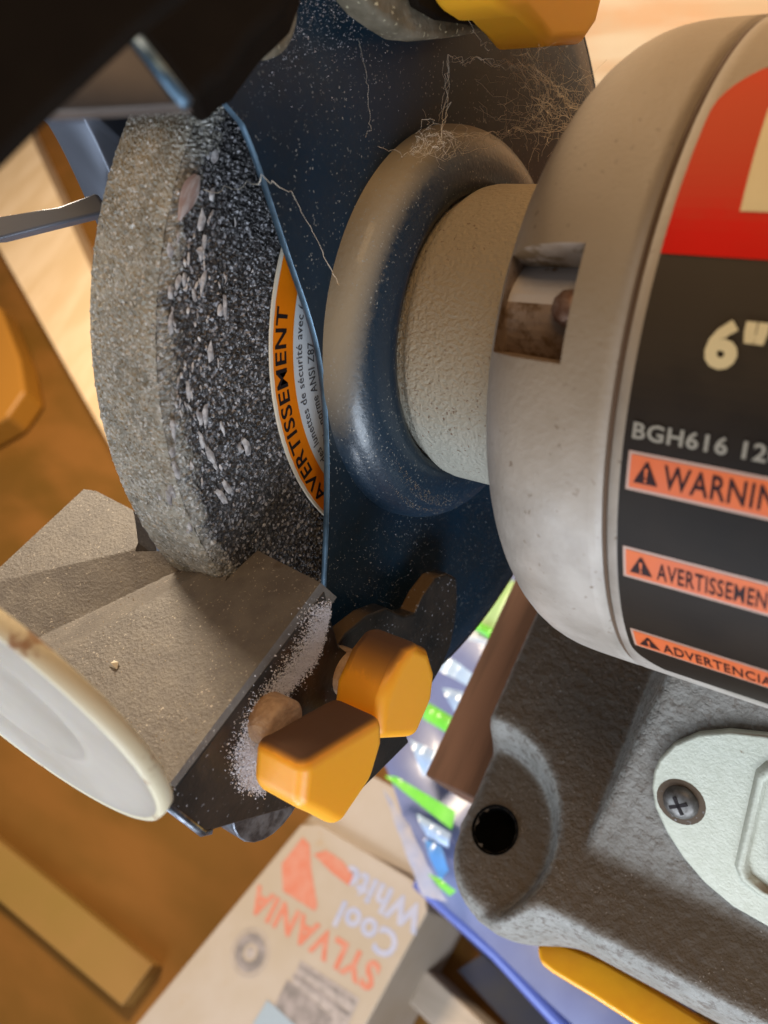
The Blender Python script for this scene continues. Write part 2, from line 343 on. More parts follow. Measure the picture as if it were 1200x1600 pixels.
# pale slat and dark tray to the right of the carton
tag(prism('pale_slat',flat([(600,1530),(640,1490),(800,1640),(730,1660)],-490),(0,0,-29),M['slat'],bevel=2),'pale grey brown slat below the carton\'s right corner','wooden strip')
tray=empty('storage_tray',on(760,1560,2,ground_z),'dark navy plastic tray with a blue rim below the yellow bar','tray')
p0=on(678,1398,2,-330); p1=on(780,1490,2,-330); p2=on(900,1620,2,-330)
tube('rim',[p0+(p0-p1)*.25,p0,p0*.5+p1*.5,p1,p1*.5+p2*.5,p2,p2+(p2-p1)*1.2],4.6,M['navyedge'],tray,12)
d_=np.array([0,0,-180.])
prism('side_wall',[p0,p2+(p2-p1),p2+(p2-p1)+d_,p0+d_],(-3,-3,0),M['navy'],tray)
prism('bottom',[p0+d_*.96+np.array([-30,-45,0]),p2+(p2-p1)+d_*.96+np.array([-30,-45,0]),p2+(p2-p1)+d_*.96,p0+d_*.96],(0,0,3),M['navy'],tray)
# blue/green plastic packs under the grinder
zc=-310
pk=empty('plastic_pack',on(700,1150,2,ground_z),'lavender blue plastic wrapped pack with bright green stripes behind the yellow knobs','plastic pack')
a=on(560,1440,2,zc); 
def crump(x,y,amp=7):
    return zc+amp*(.6*math.sin(x*.06+1.3*math.sin(y*.03))+.4*math.sin(y*.09+x*.04))
W00,W10,W01,W11=[on(x,y,2,zc) for x,y in ((668,1393),(1010,1700),(500,900),(1100,700))]
V=[];F=[];NW=110
for j in range(NW+1):
    for i in range(NW+1):
        u,v=i/NW,j/NW; q=(W00*(1-u)+W10*u)*(1-v)+(W01*(1-u)+W11*u)*v; V.append((q[0],q[1],crump(q[0],q[1])))
for j in range(NW):
    for i in range(NW): F.append((j*(NW+1)+i,j*(NW+1)+i+1,(j+1)*(NW+1)+i+1,(j+1)*(NW+1)+i))
mesh('wrap',V,F,M['lav'],pk,smooth=True)
prism('pack_body',[q+np.array([0,0,-9.]) for q in (W00*.97+W11*.03,W10*.97+W01*.03,W11*.97+W00*.03,W01*.97+W10*.03)],(0,0,ground_z-zc+10),M['lav'],pk)
def strip(name,pts,m,h=10,off=.6,n=14):
    """a facet of wrap following the crumpled pack"""
    P=[on(x,y,2,zc+h) for x,y in pts]; a,b,c,d=P; V=[];F=[]
    for j in range(n+1):
        for i in range(n+1):
            u=i/n;v=j/n; q=(a*(1-u)+b*u)*(1-v)+(d*(1-u)+c*u)*v; V.append((q[0],q[1],zc+h+1.6*math.sin(3.1*v)+.8*math.sin(q[0]*.5)))
    for j in range(n):
        for i in range(n): F.append((j*(n+1)+i,j*(n+1)+i+1,(j+1)*(n+1)+i+1,(j+1)*(n+1)+i))
    return mesh(name,V,F,m,pk,smooth=True)
strip('green_stripe',[(800,905),(850,960),(832,1012),(742,978)],M['green2'],16)
strip('green_stripe',[(748,972),(788,990),(775,1003),(740,984)],M['green'],18)
strip('green_stripe',[(826,1000),(806,1012),(845,960),(853,975)],M['green'],18)
strip('green_stripe',[(670,1098),(720,1128),(706,1150),(660,1122)],M['green'],16)
strip('green_stripe',[(600,1212),(620,1214),(712,1268),(705,1296)],M['green'],14)
strip('green_stripe',[(668,1365),(688,1372),(712,1392),(702,1400)],M['green'],14)
strip('blue_stripe',[(662,1310),(690,1322),(702,1360),(688,1378)],M['sky'],13)
strip('blue_stripe',[(650,1270),(705,1302),(700,1325),(668,1308)],M['clear'],12)
strip('film_glint',[(680,1045),(705,1028),(768,1075),(755,1085)],M['clear'],20)  # pale blue pieces drawn as glints on the film
strip('film_glint',[(745,1078),(772,1080),(760,1100),(750,1098)],M['clear'],20)
strip('film_glint',[(690,1074),(750,1086),(735,1108),(716,1122)],M['clear'],19)
strip('film_glint',[(640,1155),(685,1175),(662,1215),(655,1195)],M['clear'],17)
strip('film_fold_glint',[(736,985),(822,1010),(812,1022),(730,1000)],M['white'],15)  # white glint on the film, put into the colour
strip('dark_fold',[(598,1230),(640,1290),(700,1410),(660,1400)],M['bluep'],11)
# yellow bar under the front of the base
yz=-131
ya=[(838,1482),(844,1466),(870,1468),(945,1500),(1028,1548),(1110,1600),(1240,1690),(1180,1730),(1060,1645),(990,1600),(925,1558),(862,1520),(843,1505)]
tag(prism('yellow_bar',flat(ya,yz),(0,0,-9),M['pill'],bevel=3,seg=4),'bright yellow round ended plastic bar under the front edge of the grey base','plastic bar')

# ------------------------------------------------------------------ the grinder
G=empty('bench_grinder',(95,-20,-125),'dusty bench grinder with dark blue guard, silver motor and amber knobs','bench grinder')
# --- grinding wheel: rim and side face with real grain
WH=empty('grinding_wheel',(-9,0,0),'','' ); del WH['label']; del WH['category']
WH.parent=G; WH.location=Vector(np.array([-9,0,0])-np.array(G['o']))*S
WH['o']=[-9.,0.,0.]
A0,A1=88,268
def grainy(name,prof_fn,ns,na,m,amp,ad=(A0,A1)):
    s=np.linspace(0,1,ns); a=np.radians(np.linspace(ad[0],ad[1],na)); V=np.zeros((na,ns,3))
    for j in range(ns):
        x,r,nx,nr=prof_fn(s[j]); d=rng.normal(0,amp,na)*np.where(rng.random(na)<.5,1,.3); d-=.0
        if j in (0,ns-1): d*=.2
        xx=x+nx*d; rr=r+nr*d; V[:,j]=np.stack([xx,rr*np.cos(a),rr*np.sin(a)],1)
    V+=rng.normal(0,.05,V.shape); V=V.reshape(-1,3)
    i,j=np.meshgrid(np.arange(na-1),np.arange(ns-1),indexing='ij'); q=(i*ns+j).ravel()
    return mesh(name,V,np.stack([q,q+1,q+ns+1,q+ns],1),m,WH)
def rim_p(s):                                        # left edge -> rim -> rounded shoulder
    x=-18.5+s*17.0
    if x<-17: return x,72-(-17-x)**2*.5,0,1
    r=72.3-.15*(x+9)**2*.02; 
    if x>-4: r-= (x+4)**2*.10
    return x,r,0,1
def side_p(s):
    r=38+s*33.4
    x=0.0
    if r>69: x-= (r-69)**2*.26
    return x,r,1,0
grainy('rim_surface',rim_p,46,520,M['rim'],.13)
grainy('side_face',side_p,80,520,M['grit'],.16)
revolve('wheel_core',[(-18.6,10),(-18.6,71.2),(-17.5,71.6),(-3,71.4),(-.8,69.8),(-.5,12)],M['grit'],WH,120)
# flakes pressed into the side face
V=[];F=[]
def flake(y,z,L,Wd,ang,x=.25):
    k=len(V); n=7; c,s_=math.cos(ang),math.sin(ang)
    pts=[]
    for i in range(n):
        a=2*math.pi*i/n; rr=1+random.uniform(-.35,.35); u=L/2*math.cos(a)*rr; v=Wd/2*math.sin(a)*rr
        pts.append((x+random.uniform(-.05,.15),y+u*c-v*s_,z+u*s_+v*c))
    V.extend(pts); V.append((x+.35,y,z))
    F.extend([(k+i,k+(i+1)%n,k+n) for i in range(n)])
FL=[(262,395),(270,470),(282,440),(300,470),(318,385),(312,390),(348,475),(345,480),(322,435),(268,490),(338,250),(326,310),(320,340),(310,640),(318,650),(268,670),(325,690),(345,670),(270,705),(376,700),(268,735),(275,760),(345,775),(350,770),(302,600),(300,830),(330,545),(330,700)]
for px,py in FL:
    q=on(px,py,0,.2)
    for k in range(random.choice((1,1,2))):
        flake(q[1]+random.gauss(0,.7),q[2]+random.gauss(0,.7),random.uniform(2.0,4.6),random.uniform(1.0,1.7),math.atan2(q[2],q[1])+math.pi/2+random.gauss(.1,.15))
for k in range(110):
    px=random.gauss(295,38); py=random.uniform(300,850); q=on(px,py,0,.2)
    if 58<math.hypot(q[1],q[2])<70.5 or random.random()<.25: flake(q[1],q[2],random.uniform(.5,2.0),random.uniform(.25,.6),math.atan2(q[2],q[1])+math.pi/2+random.gauss(.1,.2))
o=mesh('pale_flakes',V,F,M['flake'],WH); o['kind']='stuff'
# long splinter
a=on(308,275,0,.6); b=on(278,345,0,.6); V=[];F=[]
n=10
for i in range(n+1):
    t=i/n; c=a*(1-t)+b*t; w_=1.55*math.sin(math.pi*min(1,.06+.94*t)**.8)+.12; pr_=np.cross(b-a,[1,0,0]); pr_/=np.linalg.norm(pr_)
    V+= [tuple(c+pr_*w_), tuple(c+np.array([.7+.1*math.sin(9*t),0,0])), tuple(c-pr_*w_)]
for i in range(n): F+=[(3*i,3*i+1,3*i+4,3*i+3),(3*i+1,3*i+2,3*i+5,3*i+4)]
tag(mesh('splinter',V,F,M['chip'],smooth=True),'reddish grey pointed splinter stuck on the dark side of the grinding wheel','splinter')
# paper label on the side face
def ring(name,r0,r1,x,m,parent,a0=95,a1=225,n=90,wob=0):
    V=[];F=[]
    for k in range(n+1):
        a=math.radians(a0+(a1-a0)*k/n)
        for r in (r0,r1+ (wob*random.uniform(-1,1))): V.append((x,r*math.cos(a),r*math.sin(a)))
    for k in range(n): F.append((2*k,2*k+1,2*k+3,2*k+2))
    return mesh(name,V,F,m,parent)
LB=revolve('paper_label',[(.3,20),(.62,20),(.62,47.75),(.3,47.9)],M['cream'],WH,160,smooth=False)
LB['o']=[0.,0.,0.]
def sub(o): return o
lbwh=LB
sub(ring('orange_ring',41.9,47.2,.70,M['orange'],lbwh,wob=.06))
sub(ring('white_disc',20.2,41.8,.70,M['white'],lbwh))
def arc(r0,a_start,x=.76):
    return lambda u,v:(x,(r0+v)*math.cos(math.radians(a_start)-u/r0),(r0+v)*math.sin(math.radians(a_start)-u/r0))
sub(text('print','AVERTISSEMENT',math.radians(178-124.5)*43.7,3.0,arc(43.75,178),M['black'],lbwh,.018))
sub(text('print','Portez des lunettes de sécurité avec (',math.radians(181-123.5)*39,2.3,arc(38.9,181),M['greyprint'],lbwh,.012))
sub(text('print','la norme ANSI Z87',math.radians(163-133.5)*36.2,1.9,arc(36.1,163),M['greyprint'],lbwh,.012))

# --- guard
PX=7.0
cut=[(0,-0.0)]
cpx=[(330,130),(400,250),(445,370),(480,480),(505,600),(512,700),(510,900),(505,1000)]
ca=[];cr=[]
for a in cpx:
    q=on(*a,0,PX); ca.append(math.degrees(math.atan2(q[2],q[1]))%360); cr.append(math.hypot(q[1],q[2]))
print('cut',np.round(ca,1),np.round(cr,1))
RG=89.0
pc_=np.array([[r*math.cos(math.radians(a)),r*math.sin(math.radians(a))] for a,r in zip(ca,cr)])
tt=np.arange(len(pc_)); co_=[np.polyfit(tt,pc_[:,k],5) for k in (0,1)]; tf=np.linspace(-.05,len(pc_)-1,90)
px_,py_=np.polyval(co_[0],tf),np.polyval(co_[1],tf)
ca=list(np.degrees(np.arctan2(py_,px_))%360); cr=list(np.hypot(px_,py_))
print('cut mono',np.all(np.diff(ca)>0), min(cr))
ca=[ca[0]-1.5]+ca+[ca[-1]+4,ca[-1]+5]; cr=[RG]+cr+[RG-3,RG]
def rout(deg): 
    deg=deg%360
    return float(np.interp(deg,ca,cr)) if ca[0]<deg<ca[-1] else RG
NA=960; AA=[360*k/NA for k in range(NA)]
GD=empty('wheel_guard',(0,0,0),'',''); del GD['label']; del GD['category']; GD.parent=G; GD.location=Vector(-np.array(G['o']))*S
V=[];F=[];nr=10
RI=39.4
for k,a in enumerate(AA):
    ro=max(rout(a),RI+.6); c,s_=math.cos(math.radians(a)),math.sin(math.radians(a))
    for i in range(nr):
        r=RI+(ro-RI)*i/(nr-1); x=PX
        rb=RG-r
        if rb<3: x-= (3-rb)**2*.33                 # rolled outer edge
        V.append((x,r*c,r*s_))
    V.append((PX-1.1-(0 if ro<RG-.5 else 3),(ro)*c,ro*s_))
    V.append((PX-1.7-(0 if ro<RG-.5 else 3),(RI)*c,RI*s_))
n_=nr+2
for k in range(NA):
    k2=(k+1)%NA
    for i in range(nr-1): F.append((k*n_+i,k*n_+i+1,k2*n_+i+1,k2*n_+i))
    F.append((k*n_+nr,k*n_+nr+1,k2*n_+nr+1,k2*n_+nr))
mesh('side_plate',V,F,M['guard'],GD,smooth=True)
V=[];F=[]
e0=int((ca[0])/360*NA); e1=int(ca[-1]/360*NA)+1
for k in range(e0,e1+1):
    a=AA[k]; ro=max(rout(a),RI+.6)+.05; c,s_=math.cos(math.radians(a)),math.sin(math.radians(a))
    for x,dr in ((PX+.12,-.25),(PX-.2,.12),(PX-1.0,.12),(PX-1.2,-.2)): V.append((x,(ro+dr)*c,(ro+dr)*s_))
for k in range(e1-e0):
    for i in range(3): F.append((4*k+i,4*k+i+1,4*k+i+5,4*k+i+4))
mesh('plate_edge',V,F,M['edge'],GD,smooth=True)
revolve('domed_boss',[(PX-1,41.0),(PX+.1,40.95),(PX+1.2,40.9),(PX+2.4,40.75),(PX+3.6,40.4),(PX+4.8,39.8),(PX+5.9,38.9),(PX+6.9,37.6),(PX+7.7,36.0),(PX+8.2,34.2),(PX+8.4,32.2),(PX+8.3,30.2),(PX+7.6,28.6),(PX+6,28)],M['boss'],GD,200)
# drum and outer cover
dr_=[a for a in AA if not (ca[0]-.1<a<ca[-1]+.1)]
V=[];F=[]
seq=[a for a in AA if a>ca[-1]]+[a+360 for a in AA if a<ca[0]]
for a in seq:
    c,s_=math.cos(math.radians(a)),math.sin(math.radians(a))
    for x,r in ((PX-2.5,RG),(-30,RG),(-33,RG-.8),(-34,RG-3),(-31.6,RG-3.2),(-30.5,RG-1.8),(PX-2.7,RG-1.6)): V.append((x,r*c,r*s_))
for k in range(len(seq)-1):
    for i in range(6): F.append((7*k+i,7*k+i+1,7*k+i+8,7*k+i+7))
mesh('drum_wall',V,F,M['guard'],GD,smooth=True)
def rout2(deg):
    deg=(deg)%360
    return float(np.interp(deg,ca,cr)) if ca[0]<deg<ca[-1] else RG-2
V=[];F=[]
for k,a in enumerate(AA):
    ro=max(min(rout2(a+1),RG-2),14); c,s_=math.cos(math.radians(a)),math.sin(math.radians(a))
    for x,r in ((-31.8,8),(-31.8,ro-.6),(-32.4,ro),(-43,ro),(-44.2,ro-1.2),(-44.2,8)): V.append((x,r*c,r*s_))
for k in range(NA):
    k2=(k+1)%NA
    for i in range(5): F.append((k*6+i,k*6+i+1,k2*6+i+1,k2*6+i))
mesh('outer_cover',V,F,M['greyst'],GD,smooth=True)
P=[dep(150,300,158),dep(170,330,158),dep(0,372,150),dep(-60,376,148),dep(-60,346,148),dep(0,338,150),dep(90,322,155)]
prism('cover_arm',P,-3*RM[2],M['greyst'],G,bevel=.6)

# --- neck, motor
revolve('shaft_housing',[(PX+6,27.6),(PX+8.8,28.0),(PX+9.3,28.7),(PX+9.8,29.3),(PX+10.6,29.75),(PX+12,30),(41,30.2)],M['neck'],G,128)
def pr_r(x):
    u=min(max((62-x)/(62-38.2),0),1); return 15.1+(55-15.1)*(1-u**2.93)**(1/2.22)
xs=[38.2,38.25,38.4,38.7,39.2,40,41,42.2,43.5,45,45.9,47,49,51,53,55,57,59.5,61,63,65.2,66.8,67.1,67.5,67.9,68.2,70,100,150,175]
prof=[(x,pr_r(x)-(.7 if 67<x<68 else 0)) for x in xs]
# pocket: between angles 110.5..127 and x 45.9..59.5
NAm=240; da=1.5; j0=int(111/da); j1=int(127.5/da); i0=xs.index(45.9); i1=xs.index(59.5)
revolve('motor_shell',prof,M['motor'],G,NAm,skip=lambda i,j: i0<=i<i1 and j0<=j<j1)
V=[];F=[]
ang=[math.radians(da*j) for j in range(j0,j1+1)]
na=len(ang); xi=[xs[i] for i in range(i0,i1+1)]
def floor_r(x): return 44.0+2.0*((x-45.9)/13.6)
for x in xi:
    for a in ang: V.append((x,pr_r(x)*math.cos(a),pr_r(x)*math.sin(a)))
for x in xi:
    for k,a in enumerate(ang):
        r=min(floor_r(x)+3.0*math.cos((k/(na-1)-.5)*3),pr_r(x)-.4); V.append((x,r*math.cos(a),r*math.sin(a)))
nx=len(xi); N0=nx*na
for i in range(nx-1):
    F.append((i*na,(i+1)*na,N0+(i+1)*na,N0+i*na)); F.append((i*na+na-1,N0+i*na+na-1,N0+(i+1)*na+na-1,(i+1)*na+na-1))
    for k in range(na-1): F.append((N0+i*na+k,N0+(i+1)*na+k,N0+(i+1)*na+k+1,N0+i*na+k+1))
for k in range(na-1):
    F.append((k,k+1,N0+k+1,N0+k)); b=(nx-1)*na; F.append((b+k,N0+b+k,N0+b+k+1,b+k+1))
vp=mesh('vent_pocket',V,F,M['pocket'],G); vp.data.materials.append(M['pocketpale'])
for p in vp.data.polygons:
    kk=[v%na for v in p.vertices if v>=N0]
    if len(kk)==4 and 1<=max(kk)<=na*.45: p.material_index=1
c=np.array([56.8,42.5*math.cos(math.radians(119)),42.5*math.sin(math.radians(119))]); e=np.array([0,math.cos(math.radians(119)),math.sin(math.radians(119))])
tube('bolt_end',[c,c+e*7.2,c+e*8.2,c+e*8.4],[2.7,2.6,1.9,.4],M['bolt'],G,10)
revolve('seam_line',[(67.2,54.0),(67.25,54.62),(67.75,54.62),(67.8,54.0)],M['seam'],G,240)
# --- decal on the motor
def cyl(r): return lambda x,t:(x,r*math.cos(math.radians(t)),r*math.sin(math.radians(t)))
def patch(name,x0,x1,t0,t1,r,m,parent,nx=2,nt=None,xf=None):
    nt=nt or max(2,int((t1-t0)/1.5)); V=[];F=[]
    for k in range(nt+1):
        t=t0+(t1-t0)*k/nt
        for i in range(nx+1):
            a0=xf(t) if xf else x0
            x=a0+(x1-a0)*i/nx; V.append(cyl(r)(x,t))
    for k in range(nt):
        for i in range(nx): F.append((k*(nx+1)+i,k*(nx+1)+i+1,(k+1)*(nx+1)+i+1,(k+1)*(nx+1)+i))
    return mesh(name,V,F,m,parent)
XE=150
DC=patch('decal',69.6,XE,82,186,55.12,M['decal'],G,xf=lambda t:69.6+max(0,(91-t))**2*.055+max(0,t-177)**2*.05)
DC['o']=[0,0,0]
def dsub(o): o.parent=DC; o.location=(0,0,0); return o
dsub(patch('red_panel',69.6,XE,82.4,111.8,55.2,M['red'],DC,xf=lambda t:69.6+max(0,(91-t))**2*.055))
def cpol(name,pts,r,m,n=16):
    """quad given by four (x,theta) corners, curved with the shell"""
    (a,b,c,d)=[np.array(p,float) for p in pts]; V=[];F=[]
    for j in range(n+1):
        for i in range(3):
            u=i/2;v=j/n; q=(a*(1-u)+b*u)*(1-v)+(d*(1-u)+c*u)*v; V.append(cyl(r)(q[0],q[1]))
    for j in range(n):
        for i in range(2): F.append((j*3+i,j*3+i+1,(j+1)*3+i+1,(j+1)*3+i))
    return dsub(mesh(name,V,F,m,DC))
cpol('print',[(76.6,90.5),(84,90.5),(82.5,105.9),(77.6,105.9)],55.28,M['creamp'])
cpol('print',[(84,101.0),(93,101.0),(93,105.9),(82.5,105.9)],55.28,M['creamp'])
def lay(x0,t1,r=55.34):                               # lower-left corner at (x0, t1), v runs towards smaller theta
    return lambda u,v: cyl(r)(x0+u,t1-math.degrees(v/r))
dsub(text('print','6"',6.6,5.9,lay(77.7,125.4),M['creamp'],DC,.05))
dsub(text('print','BGH616 120V',20.2,2.25,lay(70.7,135.7),M['gprint'],DC,.025))
for (t0,t1,word,ww,hh,xs_) in ((137.4,143.0,'WARNING',16.2,3.3,75.3),(152.2,157.9,'AVERTISSEMENT',15.6,3.0,75.3),(170.6,176.4,'ADVERTENCIA',15.6,2.9,75.2)):
    dsub(patch('band_border',70.5,XE-4,t0,t1,55.2,M['bandedge'],DC))
    dsub(patch('warning_band',70.9,XE-4.4,t0+.45,t1-.45,55.26,M['band'],DC))
    tb=t1-1.3; hgt=math.degrees(3.0/55)
    cpol('print',[(72.95,tb-hgt),(73.25,tb-hgt),(74.7,tb),(71.5,tb)],55.34,M['dprint'],4)
    cpol('print',[(72.85,tb-hgt*.72),(73.3,tb-hgt*.72),(73.2,tb-hgt*.3),(72.95,tb-hgt*.3)],55.40,M['band'],2)
    cpol('print',[(72.9,tb-hgt*.22),(73.25,tb-hgt*.22),(73.25,tb-hgt*.1),(72.9,tb-hgt*.1)],55.40,M['band'],2)
    dsub(text('print',word,ww,hh,lay(xs_,tb+.15),M['dprint'],DC,.014))

# --- base casting as a height field
HX,HY,HR=22.4,-85.2,5.9
def sst(a,b,x): t=min(max((x-a)/(b-a),0),1); return t*t*(3-2*t)
def smax(a,b,k): 
    h=max(k-abs(a-b),0)/k; return max(a,b)+h*h*k*.25
def smin(a,b,k): return -smax(-a,-b,k)
def outline(x,y):                                     # >0 inside
    d1=19.0-math.hypot(x-28,y+90.5)
    d2=min(x-8.8,y+90)
    d3=smin(x-28,y+102.3,6)
    return smax(smax(d1,d2,3),d3,9)
def bh(x,y):
    d=outline(x,y)
    z=-105.0
    rr=math.hypot(x-16.5,y+87)
    inrec = sst(21.0,28.5,rr)
    zmain=-90.5
    zz=z+(zmain-z)*inrec
    zp=smin(-90.5+(y+80.5)*.884, -90.5+(x-50.0)*2.8, 3.5); zp=min(zp,-40)
    zz=smax(zz,zp,1.4)
    edge=-126.0
    dd=max(0,min(1,d/7.0)); arcz=math.sqrt(max(0,1-(1-dd)**2))
    return edge+(zz-edge)*arcz + .12*math.sin(x*.9+y*.6)*math.sin(y*1.1-x*.3)+.12*math.sin(x*2.1-y*1.7)
X=np.arange(7,176,1.15); Y=np.arange(-113,95,1.15)
V=[];F=[]
nx=len(X)
for y in Y:
    for x in X:
        dx,dy=x-HX,y-HY; r=math.hypot(dx,dy)
        if abs(r-HR)<.8: x,y_=HX+dx/r*HR,HY+dy/r*HR; V.append((x,y_,bh(x,y_)))
        else:
            o_=outline(x,y)
            if -1.9<o_<0:
                gx=(outline(x+.1,y)-outline(x-.1,y))/.2; gy=(outline(x,y+.1)-outline(x,y-.1))/.2; g2=gx*gx+gy*gy+1e-9
                xx,yy=x-gx*o_/g2,y-gy*o_/g2
                if abs(xx-x)+abs(yy-y)<3: V.append((xx,yy,-126.0)); continue
            V.append((x,y,bh(x,y)))
for j in range(len(Y)-1):
    for i in range(nx-1):
        q=[j*nx+i,j*nx+i+1,(j+1)*nx+i+1,(j+1)*nx+i]
        if max(outline(V[k][0],V[k][1]) for k in q)<=.02: continue
        cx=sum(V[k][0] for k in q)/4; cy=sum(V[k][1] for k in q)/4
        if math.hypot(cx-HX,cy-HY)<HR-.25: continue
        F.append(q)
base=mesh('base_casting',V,F,M['cast'],G,smooth=True)
def vrev(name,prof,c,m,parent,n=40):                   # revolve about Z
    V=[];F=[]
    for z,r in prof:
        for k in range(n): a=2*math.pi*k/n; V.append((c[0]+r*math.cos(a),c[1]+r*math.sin(a),z))
    for i in range(len(prof)-1):
        for k in range(n): F.append((i*n+k,i*n+(k+1)%n,(i+1)*n+(k+1)%n,(i+1)*n+k))
    return mesh(name,V,F,m,parent,smooth=True)
vrev('bolt_hole',[(-104.6,HR+.75),(-104.8,HR+.1),(-105.6,HR-.2),(-120,HR-.3),(-120.1,.01)],(HX,HY),M['hole'],G)
# switch plate on the sloping front of the pedestal
sl=np.array([0,34.5,30.5]); sl/=np.linalg.norm(sl); pn=np.array([0,-sl[2],sl[1]]); pp0=np.array([0,-80.5,-90.5])
def pl(u,v,h=0): return tuple(pp0+np.array([u,0,0])+sl*v+pn*h)
half=[(63.4,29),(64.0,32.5),(66.5,37.5),(71,42),(77,45.2),(84,47.2),(97,48.4)]
low=[(63.6,25),(65.0,20.5),(68.5,15.5),(73,11),(78.5,7.2),(85,4.6),(97,3.2)]
out=half+[(194-u,v) for u,v in half[-2::-1]]+[(194-u,v) for u,v in low]+low[-2::-1]
prism('switch_plate',[pl(u,v,0.05) for u,v in out],pn*2.3,M['plate'],G,bevel=.9,seg=3)
fr=[(84.8,16),(86.2,13.4),(90,12),(104,12),(107.8,13.4),(109.2,16),(109.2,38),(107.8,40.6),(104,42),(90,42),(86.2,40.6),(84.8,38)]
V=[];F=[]
n=len(fr)
for h,sc_ in ((2.3,1.10),(3.5,1.05),(3.9,.98),(3.5,.92),(1.0,.86)):
    for u,v in fr: V.append(pl(97+(u-97)*sc_,27+(v-27)*(1+(sc_-1)*.8),h))
for i in range(4):
    for k in range(n): F.append((i*n+k,i*n+(k+1)%n,(i+1)*n+(k+1)%n,(i+1)*n+k))
F.append(tuple(range(4*n,5*n)))
fixn(mesh('switch_frame',V,F,M['plate'],G,smooth=True))
prism('switch_rocker',[pl(u,v,.9) for u,v in ((91,17),(103,17),(103,37),(91,37))],pn*4.2,M['bracket'],G,bevel=1)
# pan-head screw with cross slot
SC=(70.4,24.6)
V=[];F=[];n=28
pr2=[(2.2,5.3),(2.36,5.0),(2.36,3.95),(2.6,3.9),(3.3,3.6),(3.9,2.9),(4.25,1.8),(4.35,.01)]
def rv(name,prs,m):
    V=[];F=[]
    for h,r in prs:
        for k in range(n): a=2*math.pi*k/n; V.append(pl(SC[0]+r*math.cos(a),SC[1]+r*math.sin(a),h))
    for i in range(len(prs)-1):
        for k in range(n): F.append((i*n+k,i*n+(k+1)%n,(i+1)*n+(k+1)%n,(i+1)*n+k))
    return fixn(mesh(name,V,F,m,G,smooth=True))
rv('screw_recess',[(2.38,5.4),(2.40,3.9)],M['bracket'])
sw=rv('plate_screw',pr2[2:],M['screw']); sw['o']=[0,0,0]
def slot(a):
    c,s_=math.cos(a),math.sin(a); P=[]
    for u,v in ((-2.1,-.38),(2.1,-.38),(2.1,.38),(-2.1,.38)): P.append(pl(SC[0]+u*c-v*s_,SC[1]+u*s_+v*c,3.6))
    o=prism('cross_slot',P,pn*.82,M['black'],G); o.parent=sw; o.location=(0,0,0)
slot(.6); slot(.6+math.pi/2)

# --- tool rest: a tilted cast plate with a slanting V groove
TN=np.array([0,.2525,1.]); TC=-4.06
def tr(px,py,h=0): return onp(px,py,TN,TC)+np.array([0,0,h])
def onl(p,q,x,y): return (q[0]-p[0])*(y-p[1])-(q[1]-p[1])*(x-p[0])
gA=(tr(0,908),tr(277,843)); gB=(tr(69,973),tr(277,873)); gC=(tr(104,1012),tr(329,886))
def sd(g,x,y):
    p,q=g; l=math.hypot(q[0]-p[0],q[1]-p[1]); return ((q[0]-p[0])*(y-p[1])-(q[1]-p[1])*(x-p[0]))/l
def rest_z(x,y):
    z=TC-TN[1]*y
    a,b,c=sd(gA,x,y),sd(gB,x,y),sd(gC,x,y)          # a>0 far side ... c<0 main side
    if a<0 and c>0:
        if b>=0: z-= 3.4*min(1,(-a)/max(1e-6,(-a)+b))
        else: z-= 3.4*min(1,c/max(1e-6,c-b))
    return z
print('groove',[np.round(v,1) for v in (*gA,*gB,*gC)], [round(sd(g,*tr(100,850)[:2]),1) for g in (gA,gB,gC)])
L0,L1=tr(-2,888),tr(130,765)
print('rest left',L0,L1, tr(500,912),tr(265,1225),tr(390,850),tr(375,885),tr(205,800),tr(215,845))
Rr=tr(500,912); 
bk=[tr(*p) for p in ((128,764),(150,767),(208,797),(211,812),(216,850))]
bk2=[tr(*p) for p in ((374,886),(388,848),(402,860),(500,910))]
def back_y(x):
    xs_=[p[0] for p in bk]+[bk[-1][0]+.4,-0.5]+[bk2[0][0],bk2[1][0],bk2[2][0],bk2[3][0]]
    ys_=[p[1] for p in bk]+[-71.9,-71.9]+[bk2[0][1],bk2[1][1],bk2[2][1],bk2[3][1]]
    i=np.argsort(xs_); return float(np.interp(x,np.array(xs_)[i],np.array(ys_)[i]))
def left_x(y): return L0[0]+(L1[0]-L0[0])*(y-L0[1])/(L1[1]-L0[1])
NU,NV=150,96
V=[];F=[]
yf=-105.0; xr=18.0
for j in range(NV+1):
    v=j/NV
    for i in range(NU+1):
        u=i/NU
        # march rows from front to back; the back edge follows the notch
        xb=L1[0]+(xr-L1[0])*u; yb=back_y(xb)
        xf=left_x(yf)+(xr-left_x(yf))*u
        x=xf+(xb-xf)*v; y=yf+(yb-yf)*v
        V.append((x,y,rest_z(x,y)))
m_=NU+1
for j in range(NV):
    for i in range(NU): F.append((j*m_+i,j*m_+i+1,(j+1)*m_+i+1,(j+1)*m_+i))
# skirt
loop=[i for i in range(m_)]+[j*m_+NU for j in range(1,NV+1)]+[NV*m_+i for i in range(NU-1,-1,-1)]+[j*m_ for j in range(NV-1,0,-1)]
k0=len(V)
for k in loop: x,y,z=V[k]; V.append((x,y,TC-TN[1]*y-6.5))
n=len(loop)
for i in range(n): F.append((loop[(i+1)%n],loop[i],k0+i,k0+(i+1)%n))
F.append(tuple(range(k0,k0+n)))
fixn(mesh('tool_rest',V,F,M['rest'],G))

